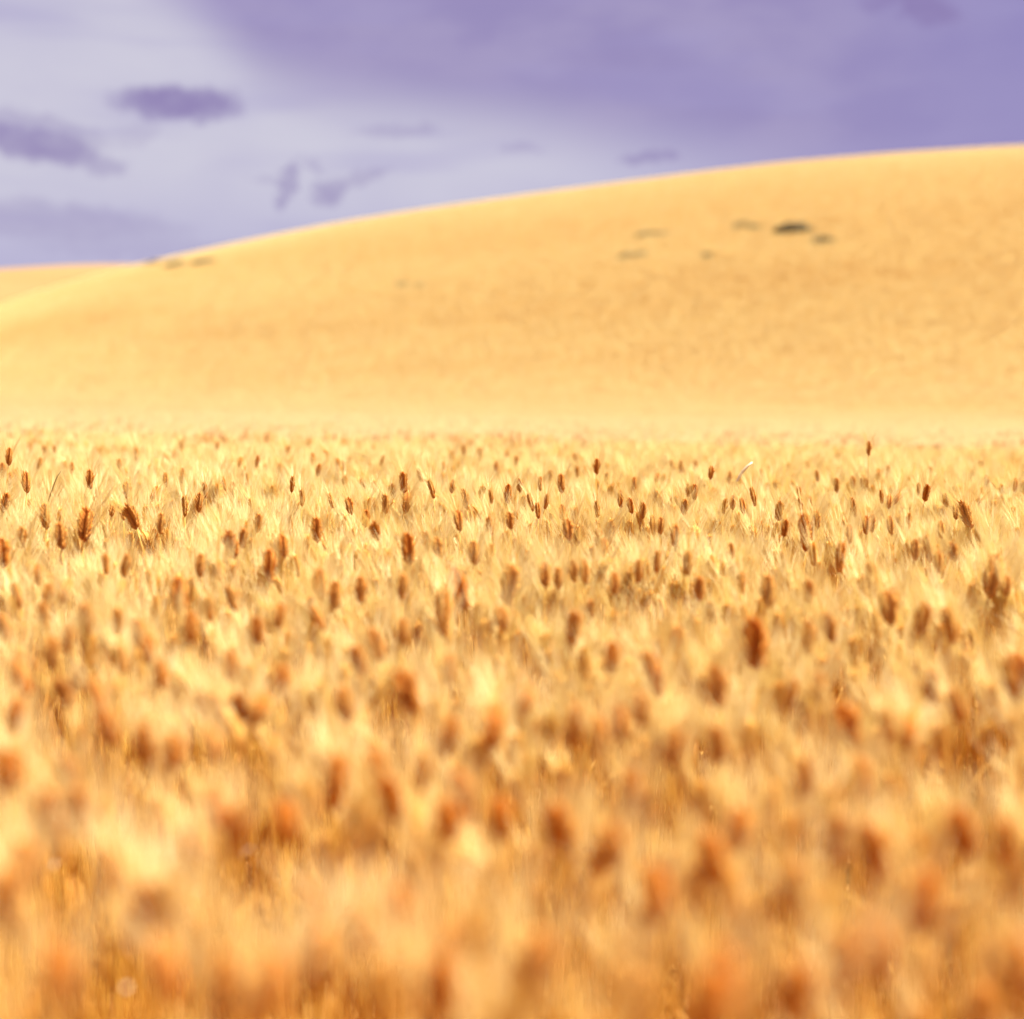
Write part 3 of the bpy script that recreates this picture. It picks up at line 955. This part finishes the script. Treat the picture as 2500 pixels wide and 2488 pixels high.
def patch_field(name, y0, y1, step, half, pad, coll, label, tone_mean, lift=0, fade_in=None, fade_out=None):
    P = []
    for yy in np.arange(y0, y1, step):
        w = half * yy + pad
        xx = np.arange(-w, w, step)
        P.append(np.stack([xx + rng.uniform(-.5, .5) * step, np.full(len(xx), yy)], -1))
    P = np.concatenate(P)
    P = P + rng.uniform(-.22, .22, P.shape) * step
    q = rng.random(len(P))
    if fade_in: P = P[q < (P[:, 1] - fade_in[0]) / (fade_in[1] - fade_in[0])]
    elif fade_out: P = P[q < 1 - (P[:, 1] - fade_out[0]) / (fade_out[1] - fade_out[0])]
    z = soil(P[:, 0], P[:, 1])
    ps = np.column_stack([P, z - lift])
    n = len(P)
    hh = vnoise(P[:, 0] * .5, P[:, 1] * .5, 31)
    # the squares of crop follow the slope of the land
    gx = (soil(P[:, 0] + .6, P[:, 1]) - soil(P[:, 0] - .6, P[:, 1])) / 1.2
    gy = (soil(P[:, 0], P[:, 1] + .6) - soil(P[:, 0], P[:, 1] - .6)) / 1.2
    turn = rng.integers(0, 4, n) * PI / 2 + rng.uniform(-.2, .2, n)
    up = Vector((0, 0, 1))
    rt = np.array([tuple((up.rotation_difference(Vector((-a, -b, 1))) @ Euler((0, 0, c)).to_quaternion()).to_euler()) for a, b, c in zip(gx, gy, turn)])
    qx, qy, _ = project(P[:, 0], P[:, 1], z)
    swale = np.exp(-((qy - (840 - .16 * qx)) / 42) ** 2) * np.clip((620 - qx) / 400, 0, 1) + .55 * np.exp(-((qy - 700) / 30) ** 2 - ((qx - 2000) / 420) ** 2)
    tn = np.clip(rng.normal(tone_mean, .08, n) + (.38 * swale + np.interp(P[:, 1], [60, 130], [.10, .18]) + .3 * np.exp(-((qy - (655 + .3 * (330 - qx))) / 26) ** 2) * (qx < 420) if fade_in else np.interp(P[:, 1], [22, 48], [0, .30])), 0, 1)  # deeper tone at foot, uphill and left brow paints out the grazing brightness
    return scatter(name, ps, rt, .98 + hh * .015 + rng.normal(0, .006, n), tn, rng.integers(0, 5, n), coll, label, 'wheat')


patch_field('middle_wheat', NEAR_END - .1, 62, .42, .40, 1.0, PA, 'finer band of golden wheat between the sharp ears and the hill foot', .30, fade_out=(50, 62))
patch_field('hillside_wheat', 42, 222, .78, .42, 3, PB, 'golden wheat covering the broad hillside up to the skyline', .0, fade_in=(42, 47))

# ------------------------------------------------------------------ weeds on the hill, odd straws in the field
def hill_point(px, py):
    d = pix_ray(px, py); d = d / d[1]
    ysn = np.linspace(46, 215, 3000)
    zr = CAM_Z + d[2] * ysn; zc = crop_top(d[0] * ysn, ysn) - .05
    k = np.nonzero(zr <= zc)[0]
    i = int(k[0]) if len(k) else int(np.argmin(zr - zc))
    return np.array([d[0] * ysn[i], ysn[i], float(soil(d[0] * ysn[i], ysn[i]))]), ysn[i]


def shrub(px, py, w, h, dens, label, slope=0.0):
    """a low sprawling weed patch: stems and many small leaves; w, h are its size in the photograph"""
    P, y = hill_point(px, py + h * .5)
    mpp = y / FOCAL
    W, Hh = w * mpp, max(h * mpp, .4)
    root = bpy.data.objects.new('weed_clump', None); root.location = P; link(root)
    root['label'] = label; root['category'] = 'weeds'; root['group'] = 'dark weeds on the hillside'
    rr = random.Random(int(px))
    mb = MB(); top = CROP * .9
    for _ in range(int(560 * dens * max(W, 1))):
        u = rr.uniform(-1, 1); q = math.sqrt(max(0, 1 - u * u)) * (0.6 + .4 * vnoise(np.array(u * 3 + px), np.array(2.0), 5))
        c = Vector((u * W / 2, rr.uniform(-1, 1) * W * .2, top + rr.random() ** 1.3 * Hh * float(q) + u * W / 2 * slope))
        a, b = rr.uniform(0, 6.28), rr.uniform(-1, 1)
        s = Vector((math.cos(a), math.sin(a), b)).normalized() * rr.uniform(.04, .10)
        t = s.cross(Vector((rr.uniform(-1, 1), rr.uniform(-1, 1), rr.uniform(-1, 1)))).normalized() * rr.uniform(.03, .06)
        i = len(mb.v); mb.v += [c - s, c + t, c + s, c - t]; mb.f.append((i, i + 1, i + 2, i + 3))
    o = link(bpy.data.objects.new('foliage', mb.mesh('foliage', [M_WEED])), root)
    ms = MB()
    for _ in range(max(5, int(W * 4))):
        u = rr.uniform(-.9, .9)
        x, yv = u * W / 2, rr.uniform(-.2, .2) * W
        ms.ring_tube([(x, yv, 0), (x + rr.uniform(-.1, .1), yv, top * .6), (x + rr.uniform(-.25, .25), yv, top + Hh * .5 * (1 - u * u) + x * slope)], [.02, .015, .006], 4)
    link(bpy.data.objects.new('stems', ms.mesh('stems', [M_WOOD])), root)
    return root


shrub(1940, 553, 96, 30, 1.5, 'largest and darkest weed patch high on the right of the hill', -.06)
shrub(2012, 583, 58, 20, .45, 'thin trailing weeds just below right of the darkest patch', -.1)
shrub(1812, 546, 46, 22, .3, 'left one of the two pale weed tufts left of the darkest patch')
shrub(1846, 552, 34, 14, .5, 'right one of the two pale weed tufts left of the darkest patch')
shrub(1590, 568, 84, 14, .35, 'long low weed streak at mid hill, upper of two streaks', .05)
shrub(1545, 620, 78, 18, .25, 'faint weed streak lying below the longer one at mid hill', .08)
shrub(1727, 621, 30, 15, .6, 'small dark weed tuft alone below the pale tufts')
shrub(982, 690, 36, 20, .16, 'left one of two faint weed smudges low in the middle of the hill')
shrub(1024, 694, 26, 14, .14, 'right one of two faint weed smudges low in the middle of the hill')
shrub(377, 640, 50, 10, 1.3, 'dark weed fringe on the skyline where the two hills meet', .1)
shrub(437, 641, 66, 16, .9, 'olive weed patch just under the left skyline, nearest the dip')
shrub(508, 637, 76, 12, .7, 'thin olive weed patch under the left skyline, farther up the slope')


def odd_straw(pts_px, width, mat, label, name, poke=.08, cat='straw'):
    """a loose straw or twig lying among the ears, through points of the photograph"""
    P0 = stand_point(*pts_px[0], poke)
    base = Vector(P0); q = []
    for px, py in pts_px:
        d = pix_ray(px, py); d = d / d[1]
        q.append(Vector((d[0] * P0[1], P0[1], CAM_Z + d[2] * P0[1])) - base)
    mb = MB()
    n = len(q)
    mb.ring_tube(q, [width * (1 - .75 * abs(k / (n - 1) - .4)) for k in range(n)], 6)
    o = bpy.data.objects.new(name, mb.mesh(name, [mat], True)); o.location = base; link(o)
    o['label'] = label; o['category'] = cat; o['tone'] = .3
    return o


odd_straw([(1799, 1176), (1812, 1153), (1826, 1138), (1837, 1129)], .0065, M_PALE, 'bright bleached straw leaf slanting up right of centre in the sharp band', 'bleached_straw')
odd_straw([(118, 1224), (124, 1205), (133, 1180), (140, 1163), (150, 1149)], .0016, M_WOOD, 'thin dark grass stem slanting between sharp ears near the left edge', 'grass_stem', .07)
odd_straw([(868, 1107), (885, 1112), (902, 1121), (906, 1124)], .003, M_WOOD, 'short brown broken straw lying across ears left of centre, far side', 'broken_straw', .06)
odd_straw([(921, 1085), (940, 1097), (958, 1114)], .003, M_WOOD, 'brown broken straw slanting down right, just right of another one', 'broken_straw', .06)

SCRAPS = [([(592, 2092), (600, 2080), (612, 2073), (622, 2076)], 'curled bleached leaf scrap, lower left quarter, highest and farthest from the edge'),
          ([(474, 2092), (482, 2080), (488, 2076)], 'small pale leaf scrap beside a dark blurred ear, lower left quarter'),
          ([(476, 2190), (482, 2178), (485, 2170)], 'small pale leaf scrap hanging alone below another one, lower left quarter'),
          ([(300, 2424), (306, 2414), (314, 2408)], 'pale leaf scrap lowest of all, near the bottom edge among orange stalks'),
          ([(120, 2132), (128, 2118), (135, 2106)], 'thin pale leaf scrap nearest the left edge among stalks'),
          ([(2005, 2098), (2000, 2085), (1996, 2076)], 'pale leaf scrap among stalks in the lower right quarter')]
for pts, lab in SCRAPS:
    odd_straw(pts, .0042, M_PALE, lab, 'leaf_scrap', -.22, 'leaf')
